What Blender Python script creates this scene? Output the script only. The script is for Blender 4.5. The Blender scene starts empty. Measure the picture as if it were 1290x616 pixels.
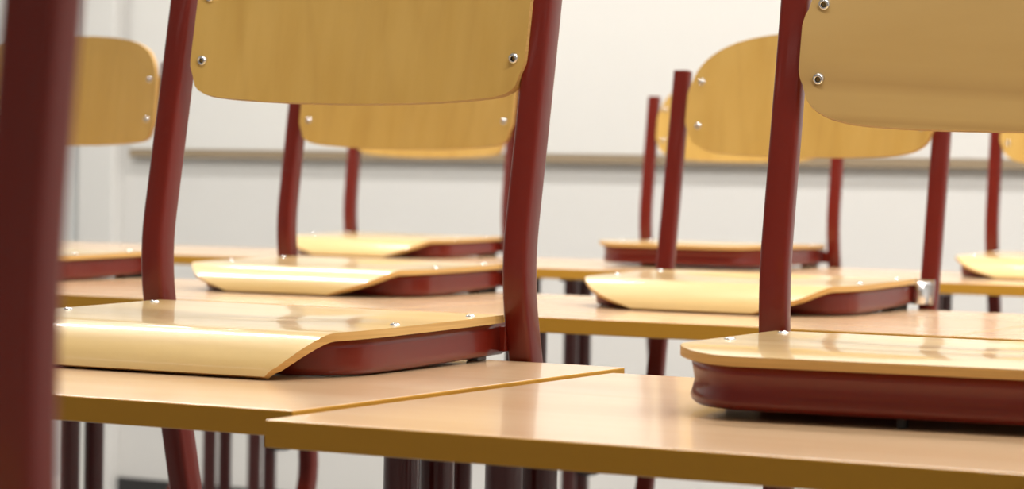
import bpy, bmesh, math, random
from mathutils import Vector, Matrix
random.seed(7)
sc = bpy.context.scene
COL = sc.collection

# ------------------------------------------------------------------ camera
# world: z = 0 is the desk-top plane, x runs along the desk rows, y towards the board wall
F_PX = 3238.0
cam_d = bpy.data.cameras.new('camera')
cam_d.sensor_width = 36.0
cam_d.lens = 36.0 * F_PX / 1290.0
cam_d.clip_start = 0.05
cam = bpy.data.objects.new('camera', cam_d)
COL.objects.link(cam)
fw = Vector((-0.476877, 0.87857915, -0.02621066)).normalized()
rt = Vector((0.87853172, 0.47736884, 0.01734945)).normalized()
up = rt.cross(fw).normalized()
m = Matrix((rt, up, -fw)).transposed().to_4x4()
m.translation = Vector((0, 0, 0.16))
cam.matrix_world = m
cam_d.dof.use_dof = True
cam_d.dof.focus_distance = 2.08
cam_d.dof.aperture_fstop = cam_d.lens / 9.0
sc.camera = cam

# ------------------------------------------------------------------ world and exposure
w = bpy.data.worlds.new('world'); sc.world = w; w.use_nodes = True
w.node_tree.nodes['Background'].inputs[0].default_value = (0.85, 0.92, 1.0, 1)
w.node_tree.nodes['Background'].inputs[1].default_value = 0.3
sc.view_settings.view_transform = 'Standard'
sc.view_settings.look = 'None'
sc.view_settings.gamma = 1.0
sc.view_settings.exposure = 0.0
try: sc.view_settings.use_curve_mapping = False
except Exception: pass

FLOOR, CEIL = -0.75, 2.15
X0, X1, Y0, Y1 = -4.47, 2.6, -3.2, 5.74
LAMP_Y = (-2.0, -0.2, 1.5, 3.3, 4.7)
LAMP_K = (0.03, 0.06, 1.0, 1.05, 0.85)     # the rows behind the camera are dimmed
LAMP_X = (-3.3, -1.4, 0.5)
LAMP_W = 24.0

# ------------------------------------------------------------------ materials
def mat(name, col, rough=0.5, metal=0.0, coat=0.0, spec=0.5, coat_r=0.1):
    mt = bpy.data.materials.new(name); mt.use_nodes = True
    b = mt.node_tree.nodes['Principled BSDF']
    b.inputs['Base Color'].default_value = (*col, 1)
    b.inputs['Roughness'].default_value = rough
    b.inputs['Metallic'].default_value = metal
    b.inputs['Specular IOR Level'].default_value = spec
    b.inputs['Coat Weight'].default_value = coat
    b.inputs['Coat Roughness'].default_value = coat_r
    return mt

def wood(name, c1, c2, scale, rough=0.3, coat=0.3, wave=0.0, spec=0.5, bump=0.0, coat_r=0.12):
    """veneer / laminate: stretched noise grain, optional flame figure"""
    mt = mat(name, c1, rough, 0, coat, spec, coat_r); nt = mt.node_tree; N = nt.nodes; L = nt.links
    b = N['Principled BSDF']
    tc = N.new('ShaderNodeTexCoord'); mp = N.new('ShaderNodeMapping')
    mp.inputs['Scale'].default_value = scale
    oi = N.new('ShaderNodeObjectInfo')
    add = N.new('ShaderNodeVectorMath'); add.operation = 'ADD'
    mul = N.new('ShaderNodeVectorMath'); mul.operation = 'SCALE'; mul.inputs['Scale'].default_value = 7.0
    L.new(oi.outputs['Random'], mul.inputs[0]); L.new(tc.outputs['Object'], mp.inputs[0])
    L.new(mp.outputs[0], add.inputs[0]); L.new(mul.outputs[0], add.inputs[1])
    n = N.new('ShaderNodeTexNoise'); n.inputs['Scale'].default_value = 1.0
    n.inputs['Detail'].default_value = 5; n.inputs['Distortion'].default_value = 0.25
    L.new(add.outputs[0], n.inputs['Vector'])
    r = N.new('ShaderNodeValToRGB')
    r.color_ramp.elements[0].position = 0.33; r.color_ramp.elements[0].color = (*c2, 1)
    r.color_ramp.elements[1].position = 0.66; r.color_ramp.elements[1].color = (*c1, 1)
    L.new(n.outputs['Fac'], r.inputs[0])
    out = r.outputs[0]
    if wave > 0:
        mp2 = N.new('ShaderNodeMapping'); mp2.inputs['Scale'].default_value = tuple(s * 0.22 for s in scale)
        L.new(tc.outputs['Object'], mp2.inputs[0])
        a2 = N.new('ShaderNodeVectorMath'); a2.operation = 'ADD'
        L.new(mp2.outputs[0], a2.inputs[0]); L.new(mul.outputs[0], a2.inputs[1])
        n2 = N.new('ShaderNodeTexNoise'); n2.inputs['Scale'].default_value = 1.0; n2.inputs['Detail'].default_value = 1
        L.new(a2.outputs[0], n2.inputs['Vector'])
        m2 = N.new('ShaderNodeMath'); m2.operation = 'MULTIPLY'; m2.inputs[1].default_value = 9.0
        L.new(n2.outputs['Fac'], m2.inputs[0])
        fr = N.new('ShaderNodeMath'); fr.operation = 'FRACT'; L.new(m2.outputs[0], fr.inputs[0])
        r2 = N.new('ShaderNodeValToRGB')
        r2.color_ramp.elements[0].color = (1, 1, 1, 1); r2.color_ramp.elements[1].color = (1, 1, 1, 1)
        r2.color_ramp.elements[1].position = 0.9; r2.color_ramp.elements[0].position = 0.45
        e = r2.color_ramp.elements.new(0.68); e.color = (0.62, 0.52, 0.42, 1)
        L.new(fr.outputs[0], r2.inputs[0])
        mx = N.new('ShaderNodeMix'); mx.data_type = 'RGBA'; mx.blend_type = 'MULTIPLY'
        mx.inputs['Factor'].default_value = wave
        L.new(out, mx.inputs[6]); L.new(r2.outputs[0], mx.inputs[7]); out = mx.outputs[2]
    L.new(out, b.inputs['Base Color'])
    return mt

M_DESK = wood('beech_laminate', (0.80, 0.555, 0.335), (0.72, 0.465, 0.26), (1.6, 12, 12), 0.25, 0.45, coat_r=0.10)
M_EDGE = mat('desk_edge_band', (0.60, 0.30, 0.035), 0.55, spec=0.2)
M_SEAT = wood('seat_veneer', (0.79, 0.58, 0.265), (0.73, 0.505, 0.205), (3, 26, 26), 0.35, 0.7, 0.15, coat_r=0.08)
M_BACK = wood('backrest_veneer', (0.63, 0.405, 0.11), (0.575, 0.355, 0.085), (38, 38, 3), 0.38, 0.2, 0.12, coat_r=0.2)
M_BACK2 = wood('backrest_veneer_cross', (0.50, 0.325, 0.115), (0.46, 0.29, 0.095), (3, 8, 22), 0.42, 0.15, 0.4, coat_r=0.2)
M_PLY = wood('plywood_edge', (0.68, 0.43, 0.15), (0.56, 0.33, 0.10), (10, 10, 500), 0.5, 0.0)
M_RED = mat('red_lacquered_steel', (0.150, 0.0105, 0.0045), 0.3, 0.0, 0.25, 0.35, 0.06)
M_LEG = mat('maroon_lacquered_steel', (0.075, 0.008, 0.007), 0.28, 0.0, 0.3)
M_CHROME = mat('zinc_steel', (0.78, 0.78, 0.80), 0.22, 1.0)
M_HOLE = mat('dark_hole', (0.008, 0.008, 0.015), 0.5)
M_RUBBER = mat('black_rubber', (0.012, 0.012, 0.013), 0.6)
M_GREYP = mat('grey_plastic', (0.30, 0.31, 0.32), 0.4)
M_BOARD = mat('whiteboard_enamel', (0.78, 0.77, 0.745), 0.35, 0, 0.1)
M_LEDGE = mat('bronze_rail', (0.34, 0.26, 0.17), 0.55, 0.1)
M_FLOOR = mat('grey_linoleum', (0.30, 0.29, 0.28), 0.35)
M_BASE = mat('dark_skirting', (0.03, 0.03, 0.03), 0.5)
M_CEIL = mat('ceiling_white', (0.80, 0.80, 0.78), 0.9)
M_COVER = mat('white_cover', (0.76, 0.75, 0.73), 0.5)
M_LWALL = mat('cool_grey_paint', (0.60, 0.62, 0.62), 0.8)

def paint(name, col):
    mt = mat(name, col, 0.8); nt = mt.node_tree; b = nt.nodes['Principled BSDF']
    n = nt.nodes.new('ShaderNodeTexNoise'); n.inputs['Scale'].default_value = 90; n.inputs['Detail'].default_value = 3
    tc = nt.nodes.new('ShaderNodeTexCoord'); nt.links.new(tc.outputs['Object'], n.inputs['Vector'])
    bp = nt.nodes.new('ShaderNodeBump'); bp.inputs['Strength'].default_value = 0.15; bp.inputs['Distance'].default_value = 0.002
    nt.links.new(n.outputs['Fac'], bp.inputs['Height']); nt.links.new(bp.outputs[0], b.inputs['Normal'])
    return mt
M_WALL = paint('wall_paint', (0.76, 0.75, 0.73))

# ------------------------------------------------------------------ helpers
def obj(name, verts, faces, mats, parent=None, midx=None, smooth=False, loc=(0, 0, 0), rz=0.0):
    me = bpy.data.meshes.new(name); me.from_pydata([tuple(v) for v in verts], [], faces)
    if not isinstance(mats, (list, tuple)): mats = [mats]
    for q in mats: me.materials.append(q)
    if midx: me.polygons.foreach_set('material_index', midx)
    if smooth is True: me.polygons.foreach_set('use_smooth', [True] * len(faces))
    elif smooth: me.polygons.foreach_set('use_smooth', smooth)
    bm = bmesh.new(); bm.from_mesh(me); bmesh.ops.recalc_face_normals(bm, faces=bm.faces); bm.to_mesh(me); bm.free()
    me.update()
    o = bpy.data.objects.new(name, me); COL.objects.link(o)
    o.location = loc; o.rotation_euler = (0, 0, rz)
    if parent: o.parent = parent
    return o

def empty(name, loc, rz=0.0):
    o = bpy.data.objects.new(name, None); COL.objects.link(o)
    o.location = loc; o.rotation_euler = (0, 0, rz); o.empty_display_size = 0.05
    return o

def tag(o, label, cat, group=None):
    o['label'] = label; o['category'] = cat
    if group: o['group'] = group
    return o

def box_vf(x0, x1, y0, y1, z0, z1):
    v = [(x, y, z) for z in (z0, z1) for y in (y0, y1) for x in (x0, x1)]
    f = [(0, 2, 3, 1), (4, 5, 7, 6), (0, 1, 5, 4), (2, 6, 7, 3), (0, 4, 6, 2), (1, 3, 7, 5)]
    return v, f

def merge(parts):
    V, F = [], []
    for v, f in parts:
        n = len(V); V += list(v); F += [tuple(i + n for i in q) for q in f]
    return V, F

def box(name, b, mats, parent=None, bevel=0.0, midx=None, **k):
    v, f = box_vf(*b)
    o = obj(name, v, f, mats, parent, midx, **k)
    if bevel:
        md = o.modifiers.new('bevel', 'BEVEL'); md.width = bevel; md.segments = 2; md.limit_method = 'ANGLE'
    return o

def rrect(a, b, r, n=4):
    """rounded rectangle section, half sizes a (side) and b (depth)"""
    out = []
    for cx, cy, a0 in ((a - r, b - r, 0), (-a + r, b - r, 90), (-a + r, -b + r, 180), (a - r, -b + r, 270)):
        for i in range(n + 1):
            t = math.radians(a0 + 90 * i / n); out.append((cx + r * math.cos(t), cy + r * math.sin(t)))
    return out

def circle(r, n=16): return [(r * math.cos(2 * math.pi * i / n), r * math.sin(2 * math.pi * i / n)) for i in range(n)]

def sweep(path, sec, side=None):
    """sweep a section along a path; side = fixed side axis (planar path) or None"""
    V, F = [], []; n = len(sec); P = [Vector(p) for p in path]
    for i, p in enumerate(P):
        t = (P[min(i + 1, len(P) - 1)] - P[max(i - 1, 0)]).normalized()
        s = Vector(side) if side else t.orthogonal().normalized()
        d = t.cross(s).normalized(); s = d.cross(t).normalized()
        for a, b in sec: V.append(p + s * a + d * b)
    for i in range(len(P) - 1):
        for j in range(n):
            F.append((i * n + j, i * n + (j + 1) % n, (i + 1) * n + (j + 1) % n, (i + 1) * n + j))
    sm = [True] * len(F)
    m = len(V); V += [V[j].copy() for j in range(n)] + [V[(len(P) - 1) * n + j].copy() for j in range(n)]
    F.append(tuple(m + j for j in range(n - 1, -1, -1))); F.append(tuple(m + n + j for j in range(n))); sm += [False, False]
    return V, F, sm

def lathe(prof, axis=(0, 0, 1), loc=(0, 0, 0), n=20):
    """prof: (r, h) pairs; closed on both ends when r = 0"""
    A = Vector(axis).normalized(); s = A.orthogonal().normalized(); d = A.cross(s); V, F = [], []
    for r, h in prof:
        for i in range(n):
            t = 2 * math.pi * i / n; V.append(Vector(loc) + A * h + s * (r * math.cos(t)) + d * (r * math.sin(t)))
    for k in range(len(prof) - 1):
        for i in range(n): F.append((k * n + i, k * n + (i + 1) % n, (k + 1) * n + (i + 1) % n, (k + 1) * n + i))
    F.append(tuple(range(n))); F.append(tuple((len(prof) - 1) * n + i for i in range(n)))
    return V, F

def plate(name, xs, fn, nt, thick, parent, mats):
    """thin curved board. fn(x, t) gives the top surface, t = 0..1 across; rim gets material 1"""
    top = [[Vector(fn(x, j / (nt - 1))) for j in range(nt)] for x in xs]
    nx = len(xs); V, F, mi, sm = [], [], [], []
    def nrm(i, j):
        a = top[min(i + 1, nx - 1)][j] - top[max(i - 1, 0)][j]; b = top[i][min(j + 1, nt - 1)] - top[i][max(j - 1, 0)]
        return a.cross(b).normalized()
    N = [[nrm(i, j) for j in range(nt)] for i in range(nx)]
    for i in range(nx):
        for j in range(nt): V.append(top[i][j])
    for i in range(nx):
        for j in range(nt): V.append(top[i][j] - N[i][j] * thick)
    o2 = nx * nt
    for i in range(nx - 1):
        for j in range(nt - 1):
            a, b, c, d = i * nt + j, (i + 1) * nt + j, (i + 1) * nt + j + 1, i * nt + j + 1
            F.append((a, b, c, d)); mi.append(0); sm.append(True)
            F.append((a + o2, d + o2, c + o2, b + o2)); mi.append(0); sm.append(True)
    ring = [(i, 0) for i in range(nx)] + [(nx - 1, j) for j in range(1, nt)] + [(i, nt - 1) for i in range(nx - 2, -1, -1)] + [(0, j) for j in range(nt - 2, 0, -1)]
    base = len(V)
    for (i, j) in ring: V.append(top[i][j]); 
    for (i, j) in ring: V.append(top[i][j] - N[i][j] * thick)
    n = len(ring)
    for k in range(n):
        F.append((base + k, base + (k + 1) % n, base + n + (k + 1) % n, base + n + k)); mi.append(1); sm.append(True)
    me = bpy.data.meshes.new(name); me.from_pydata([tuple(v) for v in V], [], F)
    for q in mats: me.materials.append(q)
    me.polygons.foreach_set('material_index', mi); me.polygons.foreach_set('use_smooth', sm); me.update()
    o = bpy.data.objects.new(name, me); COL.objects.link(o); o.parent = parent
    return o

def edge_xs(h, n=34):
    """x samples from -h to h, dense towards both ends"""
    return [h * math.sin(math.pi / 2 * (-1 + 2 * i / (n - 1))) for i in range(n)]

# ------------------------------------------------------------------ the room
def struct(o): o['kind'] = 'structure'; return o
struct(box('floor', (X0 - .1, X1 + .1, Y0 - .1, Y1 + .1, FLOOR - .1, FLOOR), M_FLOOR))
struct(box('ceiling', (X0 - .1, X1 + .1, Y0 - .1, Y1 + .1, CEIL, CEIL + .1), M_CEIL))
struct(box('wall_back', (X0 - .1, X1 + .1, Y1, Y1 + .1, FLOOR, CEIL), M_WALL))
struct(box('wall_left', (X0 - .1, X0, Y0, Y1, FLOOR, CEIL), M_LWALL))
struct(box('wall_right', (X1, X1 + .1, Y0, Y1, FLOOR, CEIL), M_WALL))
struct(box('wall_front', (X0, X1, Y0 - .1, Y0, FLOOR, CEIL), M_WALL))
struct(box('baseboard_back', (X0 + .012, X1, Y1 - .012, Y1, FLOOR, FLOOR + .06), M_BASE, bevel=.002))
struct(box('baseboard_left', (X0, X0 + .012, Y0, Y1, FLOOR, FLOOR + .06), M_COVER, bevel=.002))
struct(box('trim_1', (X0 + .005, -4.342, Y1 - .05, Y1, FLOOR, CEIL), M_COVER, bevel=.006))

# whiteboard
wb = empty('whiteboard', (-1.9, Y1, 0.213))
tag(wb, 'wide white writing board on the back wall with a thin brown bottom rail', 'whiteboard')
box('board_panel', (-2.40, 2.4, -.024, -.002, .008, 1.22), M_BOARD, wb)
box('bottom_rail', (-2.405, 2.4, -.028, -.002, -.016, .0065), M_LEDGE, wb, bevel=.002)

# ceiling lamps (long linear fittings, above the frame)
lamp_me = {}
def ceiling_lamp(x, y, k):
    r = empty('ceiling_lamp', (x, y, CEIL))
    tag(r, 'long white linear ceiling lamp above the desks', 'lamp', 'ceiling lamps')
    box('housing', (-.62, .62, -.09, .09, -.05, -.001), M_COVER, r, bevel=.004)
    nm = 'lamp_diffuser_%d' % int(k * 100); em = bpy.data.materials.get(nm)
    if not em:
        em = bpy.data.materials.new(nm); em.use_nodes = True; nt = em.node_tree
        e = nt.nodes.new('ShaderNodeEmission'); e.inputs[0].default_value = (1, .96, .88, 1); e.inputs[1].default_value = 10.0 * k
        nt.links.new(e.outputs[0], nt.nodes['Material Output'].inputs[0])
    box('diffuser', (-.60, .60, -.075, .075, -.058, -.0505), em, r)
    l = bpy.data.lights.new('lamp_light', 'AREA'); l.shape = 'RECTANGLE'; l.size = 1.2; l.size_y = .15
    l.energy = LAMP_W * k; l.color = (1, .965, .915)
    lo = bpy.data.objects.new('lamp_light', l); COL.objects.link(lo); lo.parent = r; lo.location = (0, 0, -.062)
for y, k in zip(LAMP_Y, LAMP_K):
    for x in (LAMP_X if y != 1.5 else (-0.55, 1.1)): ceiling_lamp(x, y, k)

# ------------------------------------------------------------------ desks
DW, DL, DT = 0.70, 0.515, 0.0183
def desk(xl, yb, rz, label, cols=None, width=DW):
    """xl, yb: back-left corner of the desk top"""
    r = empty('school_desk', (xl, yb, FLOOR), rz)
    tag(r, label, 'desk', None)
    H = -FLOOR
    v, f = box_vf(0, width, -DL, 0, H - DT, H)
    o = obj('tabletop', v, f, [M_DESK, M_EDGE], r, [0, 0, 1, 1, 1, 1])
    md = o.modifiers.new('bevel', 'BEVEL'); md.width = .0012; md.segments = 2; md.limit_method = 'ANGLE'
    cols = cols or [(.052, -.255), (width - .052, -.255)]
    for k, (cx, cy) in enumerate(cols):
        for q in (-.027, .027):
            vv, ff, sm = sweep([(cx, cy + q, .035), (cx, cy + q, H - DT - .012)], circle(.0138, 20))
            obj('column', vv, ff, M_LEG, r, smooth=sm)
        box('support_plate', (cx - .017, cx + .017, cy - .045, cy + .045, H - DT - .014, H - DT), M_LEG, r, bevel=.002)
        fo = box('foot', (cx - .02, cx + .02, cy - .21, cy + .21, .008, .036), M_LEG, r, bevel=.006)
        for q in (-.19, .19): box('glide', (cx - .015, cx + .015, cy + q - .02, cy + q + .02, 0, .009), M_RUBBER, fo)
    return r

# ------------------------------------------------------------------ chairs
HW, SEAT_R, SEAT_F = 0.181, -0.024, -0.340     # half width, rear and front of the seat board
PT = 0.0068
DROP = [(0, 0), (.004, -.0002), (.008, -.0008), (.012, -.0019), (.016, -.0034), (.022, -.0062), (.028, -.0095), (.034, -.0134),
        (.039, -.0174), (.043, -.0214), (.046, -.0250), (.048, -.0285), (.0492, -.0318), (.0497, -.0335)]
CREASE = -.285
def lerp_tab(tb, a):
    for (a0, b0), (a1, b1) in zip(tb, tb[1:]):
        if a <= a1 + 1e-9: return b0 + (b1 - b0) * (a - a0) / (a1 - a0)
    return tb[-1][1]

SHIFT = .013      # the softer seat boards bend down a little earlier
def seat_rows(drape, soft=False):
    """(y, z, half width) from the rear edge of the seat board to its front edge"""
    rows = []
    if drape:
        for i in range(15):
            y = SEAT_R + (CREASE - SEAT_R) * i / 14
            rows.append([y, .0405 - .0040 * (y / CREASE), HW - .0005 * (i / 14)])
        for dy, dz in DROP[1:]: rows.append([CREASE - dy, .0365 + dz, 0])
        hb = [(0, HW), (.22, HW), (.25, HW - .002), (.268, HW - .0045), (.285, HW - .0085), (.30, HW - .014), (.315, HW - .021), (.325, HW - .028), (.331, HW - .035), (.335, HW - .046)]
        if soft:
            hb = [(0, HW), (.19, HW), (.22, HW - .0015), (.24, HW - .004), (.26, HW - .009), (.275, HW - .015), (.288, HW - .023), (.299, HW - .033),
                  (.307, HW - .043), (.3135, HW - .058), (.318, HW - .074), (.3205, HW - .089), (.322, HW - .104)]
            for r in rows:
                if r[0] < -.10: r[0] += SHIFT * min(1, (-.10 - r[0]) / .1)
        for r in rows: r[2] = lerp_tab(hb, -r[0])
    else:
        b, a = .095, .062
        for i in range(12):
            y = SEAT_R + (SEAT_F + b - SEAT_R) * i / 12
            rows.append([y, 0, HW - .011 * (y / SEAT_F) ** 2])
        for i in range(15):
            t = math.pi / 2 * i / 14
            yy = SEAT_F + b - b * math.sin(t); rows.append([yy, 0, HW - a + a * math.cos(t) - .011 * (yy / SEAT_F) ** 2])
        for r in rows:
            d = max(0, -r[0] - .27)
            r[1] = .0425 + .0045 * (r[0] / SEAT_F) - .7 * d * d
    return rows

def seat_z(x, y, drape, soft=False):
    if soft and y < -.10: y -= SHIFT * min(1, (-.10 - y) / .1)
    if drape:
        z = .0405 - .0040 * (max(y, CREASE) / CREASE)
        if y < CREASE: z += lerp_tab(DROP, CREASE - y)
    else:
        d = max(0, -y - .27); z = .0425 + .0045 * (y / SEAT_F) - .7 * d * d
    return z - .0035 * math.exp(-((y + .12) / .07) ** 2) * math.exp(-(x / .11) ** 2)

def chair(x, y, rz, label, group=None, drape=True, bracket=False, lean=.10, low=.22, dz=0.0, back=None, w=.375, hv=.075, pb=.0082, square=False, soft=True, bx=0.0, ptop=.322, pad=True, rin=.1615):
    r = empty('school_chair', (x, y, 0), rz)
    tag(r, label, 'chair', group)
    back = back or M_BACK
    # seat board
    soft = soft and drape
    rows = seat_rows(drape, soft); rows.reverse()
    def sf(u, t):
        yy, zz, hh = rows[int(round(t * (len(rows) - 1)))]
        xx = u * hh
        return (xx, yy, zz - .0035 * math.exp(-((yy + .12) / .07) ** 2) * math.exp(-(xx / .11) ** 2))
    st = plate('seat', [i / 14 - 1 for i in range(29)], sf, len(rows), PT, r, [M_SEAT, M_PLY])
    for sx in (-1, 1):
        for yy in (-.055, -.185):
            xx = sx * (HW - .016); z = seat_z(xx, yy, drape, soft)
            v, f = lathe([(0.0001, .0018), (.002, .0017), (.0042, .0006), (.0045, -.001)], loc=(xx, yy, z), n=14)
            obj('rivet', v, f, M_CHROME, st, smooth=True)
    # seat rail: a pressed steel U under the board, open to the rear
    ins = .006
    path = []
    rf = (-.270 if soft else -.294) if drape else SEAT_F + .010
    hx = HW - ins
    a, b = (.055, .060) if drape else (.062, .088)
    ys = rf + b
    tp = (lambda p: (p[0] - math.copysign(.011, p[0]) * (p[1] / SEAT_F) ** 2, p[1])) if not drape else (lambda p: p)
    path.append((hx, -.008))
    for i in range(1, 7): path.append((hx, -.008 + (ys + .008) * i / 6))
    for i in range(1, 11):
        t = math.pi / 2 * i / 10; path.append((hx - a + a * math.cos(t), ys - b * math.sin(t)))
    for i in range(1, 6): path.append(((hx - a) * (1 - i / 5.0), rf))
    left = [(-p[0], p[1]) for p in reversed(path[:-1])]
    path += left
    path = [tp(p) for p in path]
    V, F = [], []; n = len(path)
    for i, p in enumerate(path):
        q0, q1 = path[max(0, i - 1)], path[min(n - 1, i + 1)]
        tx, ty = q1[0] - q0[0], q1[1] - q0[1]; l = math.hypot(tx, ty); nx, ny = -ty / l, tx / l   # inward or outward
        if nx * p[0] + ny * (p[1] + .1) < 0: nx, ny = -nx, -ny
        zu = seat_z(p[0], p[1], drape, soft) - PT - .0006
        zu = min(zu, seat_z(p[0] + nx * .004, p[1] + ny * .004, drape, soft) - PT - .0006)
        zb = (.0012 if drape else .0065) + ((.006 if pad else .0035) if drape else .0) * max(0, 1 + (p[1] + .02) / .16)
        zb = min(zb, zu - .003)
        hgt = zu - zb
        bul = 0 if drape else .0028
        prof = [(0.0, zu), (-bul * .5, zb + hgt * .75), (-bul, zb + hgt * .5), (-bul * .5, zb + hgt * .32), (-bul * .05, zb + hgt * .2), (-.0008, zb + hgt * .08), (-.004, zb), (-.015, zb), (-.015, zu)]
        for dd, zz in prof: V.append((p[0] + nx * dd, p[1] + ny * dd, zz))
    k = 9
    for i in range(n - 1):
        for j in range(k): F.append((i * k + j, i * k + (j + 1) % k, (i + 1) * k + (j + 1) % k, (i + 1) * k + j))
    sm = [(j % k) not in (8, 7, 6) for i in range(n - 1) for j in range(k)] + [False, False]
    F.append(tuple(range(k))); F.append(tuple((n - 1) * k + j for j in range(k)))
    obj('seat_rail', V, F, M_RED, r, smooth=sm)
    for yb in ((-.032, -.20) if not drape else (-.032,)):
        box('seat_light_blocker', (-(hx - .0152), hx - .0152, yb - .010, yb, .0035, .0275), M_RED, r, bevel=.001)  # bars added to block wall light showing through the gap under the seat
    if not drape: box('floor_pad', (-.003, .003, SEAT_F + .015, SEAT_F + .023, .0001, .0075), M_RUBBER, r, bevel=.001)
    # posts: one tube each, from the top behind the backrest down to the floor runner
    hw = w / 2
    def post_y(z):
        return -low * z if z < hv else -low * hv + lean * (z - hv)
    top = ptop + dz
    zs = [top, .28 + dz, .2, hv + .045]
    for sx in (-1, 1):
        P = [(sx * hw, post_y(z), z) for z in zs]
        # rounded knee
        p0 = Vector((sx * hw, post_y(hv + .045), hv + .045)); p1 = Vector((sx * hw, post_y(hv), hv)); p2 = Vector((sx * hw, post_y(hv - .045), hv - .045))
        for i in range(1, 7):
            t = i / 7; P.append(tuple((1 - t) ** 2 * p0 + 2 * t * (1 - t) * p1 + t * t * p2))
        P.append(tuple(p2)); P.append((sx * hw, post_y(-.10), -.10))
        zb, R = -.375, .12
        z1 = zb + R + .03; y1 = post_y(z1); P.append((sx * hw, y1, z1))
        A, B, Cc = Vector((sx * hw, y1, z1)), Vector((sx * hw, post_y(zb), zb)), Vector((sx * hw, post_y(zb) - .17, zb))
        for i in range(1, 13):
            t = i / 12; P.append(tuple((1 - t) ** 2 * A + 2 * t * (1 - t) * B + t * t * Cc))
        P.append((sx * hw, post_y(zb) - .36, zb))
        v, f, s2 = sweep(P, rrect(.0118, pb, .0042, 3), side=(1, 0, 0))
        po = obj('post', v, f, M_RED, r, smooth=s2)
        for yy in (-.16, -.345):
            yc = post_y(zb) + yy
            box('rubber_foot', (sx * hw - .014, sx * hw + .014, yc - .017, yc + .017, zb - .019, zb - .003), M_RUBBER, po, bevel=.004)
        if not pad: box('floor_pad', (sx * (HW - .022) - .006, sx * (HW - .022) + .006, -.040, -.024, .0001, .009), M_GREYP, r, bevel=.001)
        else: box('floor_pad', (sx * (HW - .022) - .009, sx * (HW - .022) + .009, -.072, -.022, .0001, .0095), M_RUBBER, r, bevel=.001)
        # joint between rail and post
        yj = post_y(.022)
        if bracket:
            v, f = merge([lathe([(.0001, -.014), (.0105, -.014), (.0115, -.012), (.0115, .013), (.009, .015), (.0001, .015)], (0, 0, 1), (sx * (hw - .006), yj - .018, .021)),
                          box_vf(min(sx * (hw - .016), sx * (hw + .010)), max(sx * (hw - .016), sx * (hw + .010)), yj - pb - .004, yj - pb, .006, .038)])
            obj('bracket', v, f, M_CHROME, r, smooth=[True] * 100 + [True] * 2 + [False] * 6)['label'] = 'silver steel bracket'
        else:
            box('weld_tab', (min(sx * (hw - .020), sx * (hw - .010)), max(sx * (hw - .020), sx * (hw - .010)), yj - .014, yj + .004, .008, .030), M_RED, r, bevel=.001)
    # cross bar between the runners
    zb = -.375; yc = post_y(zb) - .12
    v, f, s2 = sweep([(-hw + .008, yc, zb), (hw - .008, yc, zb)], circle(.009, 14)); obj('cross_bar', v, f, M_RED, r, smooth=s2)
    # backrest board
    BH = .176; zb0 = .197 + dz; Ht = .168
    bev = [(0, 0), (.06, .0006), (.10, .002), (.13, .0045), (.148, .0085), (.160, .0145), (.1685, .023), (.1735, .033), (.1753, .043), (BH, .056)]
    tev = [(0, Ht), (.03, Ht - .001), (.06, Ht - .0035), (.09, Ht - .008), (.115, Ht - .0145), (.135, Ht - .0235), (.150, Ht - .034), (.162, Ht - .047), (.170, Ht - .061), (.1742, Ht - .076), (BH, Ht - .093)]
    if square:
        bev = [(0, 0), (.06, .0008), (.10, .0024), (.13, .0044), (.150, .0066), (.160, .0090), (.1675, .0135), (.1720, .0195), (.1745, .027), (.1755, .036), (BH, .05)]
        tev = [(0, Ht), (.04, Ht - .0006), (.08, Ht - .003), (.11, Ht - .007), (.13, Ht - .012), (.146, Ht - .019), (.157, Ht - .027), (.165, Ht - .037), (.1705, Ht - .048), (.1742, Ht - .062), (BH, Ht - .08)]
    interp = lerp_tab
    def smoothI(tb, ax):
        e = .004; return (interp(tb, max(0, ax - e)) + interp(tb, ax) + interp(tb, min(BH, ax + e))) / 3
    def bf(xx, t):
        lo, hi = smoothI(bev, abs(xx)), smoothI(tev, abs(xx)); hz = lo + (hi - lo) * t
        z = zb0 + hz
        yy = post_y(z) - .0165 + .016 * (1 - (xx / BH) ** 2)
        return (xx + bx, yy, z)
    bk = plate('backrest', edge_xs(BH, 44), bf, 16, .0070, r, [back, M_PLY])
    for sx in (-1, 1):
        for hz in (.040, .100):
            xx = sx * rin; z = zb0 + hz; yy = post_y(z) - .0165 + .016 * (1 - (xx / BH) ** 2)
            ax = Vector((0, -1, -lean)).normalized()
            v, f = lathe([(.0001, -.0014), (.0017, -.0012), (.0021, .0022), (.0028, .0030), (.0044, .0020), (.0048, .0002), (.0050, -.001)], ax, (xx + bx, yy, z), 20)
            midx = [1] * 40 + [0] * 80 + [1, 0]
            obj('rivet', v, f, [M_CHROME, M_HOLE], bk, midx, smooth=True)
    return r

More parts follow.
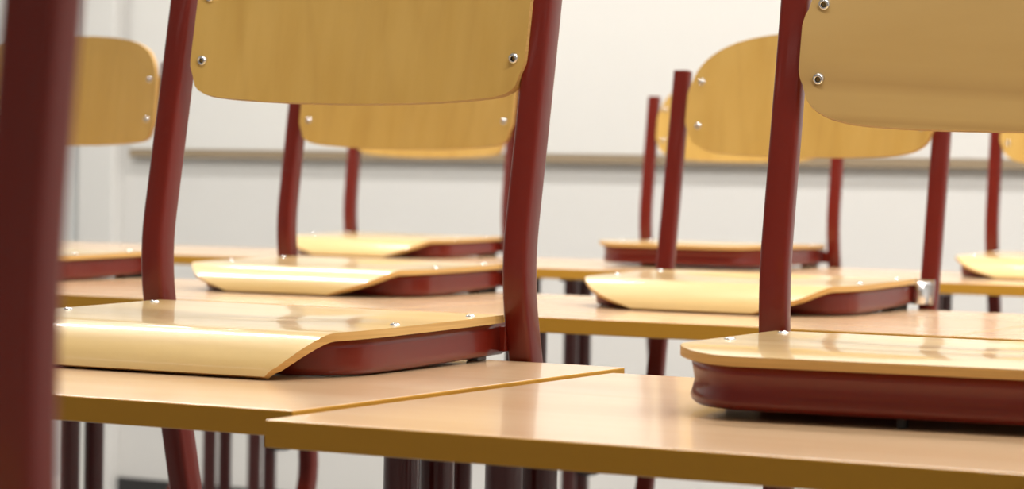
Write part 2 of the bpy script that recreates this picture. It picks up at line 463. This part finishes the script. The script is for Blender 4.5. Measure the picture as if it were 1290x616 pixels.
# ------------------------------------------------------------------ desks in rows
desk(-1.655, 1.962, .004, 'beech-topped front desk at the left, carrying the large middle chair')
desk(-.936, 1.902, .005, 'nearest beech-topped school desk, its front edge crossing the bottom right')
desk(-2.992, 3.130, 0, 'beech-topped school desk in the second row at the far left')
desk(-2.292, 3.129, 0, 'beech-topped school desk in the second row behind the big middle chair')
desk(-1.588, 3.127, 0, 'beech-topped school desk in the second row holding the chair with silver brackets')
desk(-.885, 3.129, 0, 'beech-topped school desk in the second row at the right edge')
desk(-3.645, 4.540, 0, 'beech-topped school desk in the last row with no chair on it')
desk(-2.940, 4.540, 0, 'beech-topped school desk in the last row, holding the chair half hidden behind two others')
desk(-2.235, 4.540, 0, 'beech-topped school desk in the last row, seen right of the big middle chair')
desk(-1.530, 4.540, 0, 'beech-topped school desk in the last row at the right edge')

# ------------------------------------------------------------------ chairs set up on the desks
chair(-1.251, 1.978, .02, 'large red-framed chair in the middle, its curved seat front resting on the left front desk',
      lean=.19, low=.26, dz=.027, w=.382, pb=.0125, square=True, soft=False, bx=.009, pad=False, rin=.164)
chair(-.603, 1.917, .09, 'red-framed chair at the right with a red rail all along the seat front',
      drape=False, lean=.20, low=.15, dz=.005, back=M_BACK2, rin=.160)
chair(-1.885, 3.143, 0, 'red-framed plywood chair directly behind the large middle one',
      lean=.16, low=.22, pb=.0115, square=True, bx=.004)
chair(-1.286, 3.143, 0, 'red-framed plywood chair with silver brackets between seat and posts',
      bracket=True, lean=.17, low=-.17, dz=-.004, ptop=.312, bx=.006, rin=.158)
chair(-2.488, 3.143, 0, 'red-framed chair at the far left, partly behind the dark foreground post',
      lean=.11, low=.22, pb=.0115, square=True)
chair(-2.663, 4.556, 0, 'farthest chair seen through the large middle chair, mostly its seat showing',
      lean=.12, low=.22, pb=.0115, square=True)
chair(-1.974, 4.556, .04, 'farthest chair behind the silver-bracket one, with red rail along its seat front',
      drape=False, lean=.15, low=.22, w=.385)
chair(-1.282, 4.556, 0, 'farthest plywood chair cut off by the right edge of the photo',
      lean=.11, low=.2)
# the chair closest to the lens shows only its right post
chair(-.7020, .629, 0, 'blurred dark red chair post closest to the camera at the left edge',
      lean=.11, low=.02, hv=.115)
desk(-1.06, .614, 0, 'school desk under the blurred foreground chair, below the picture')
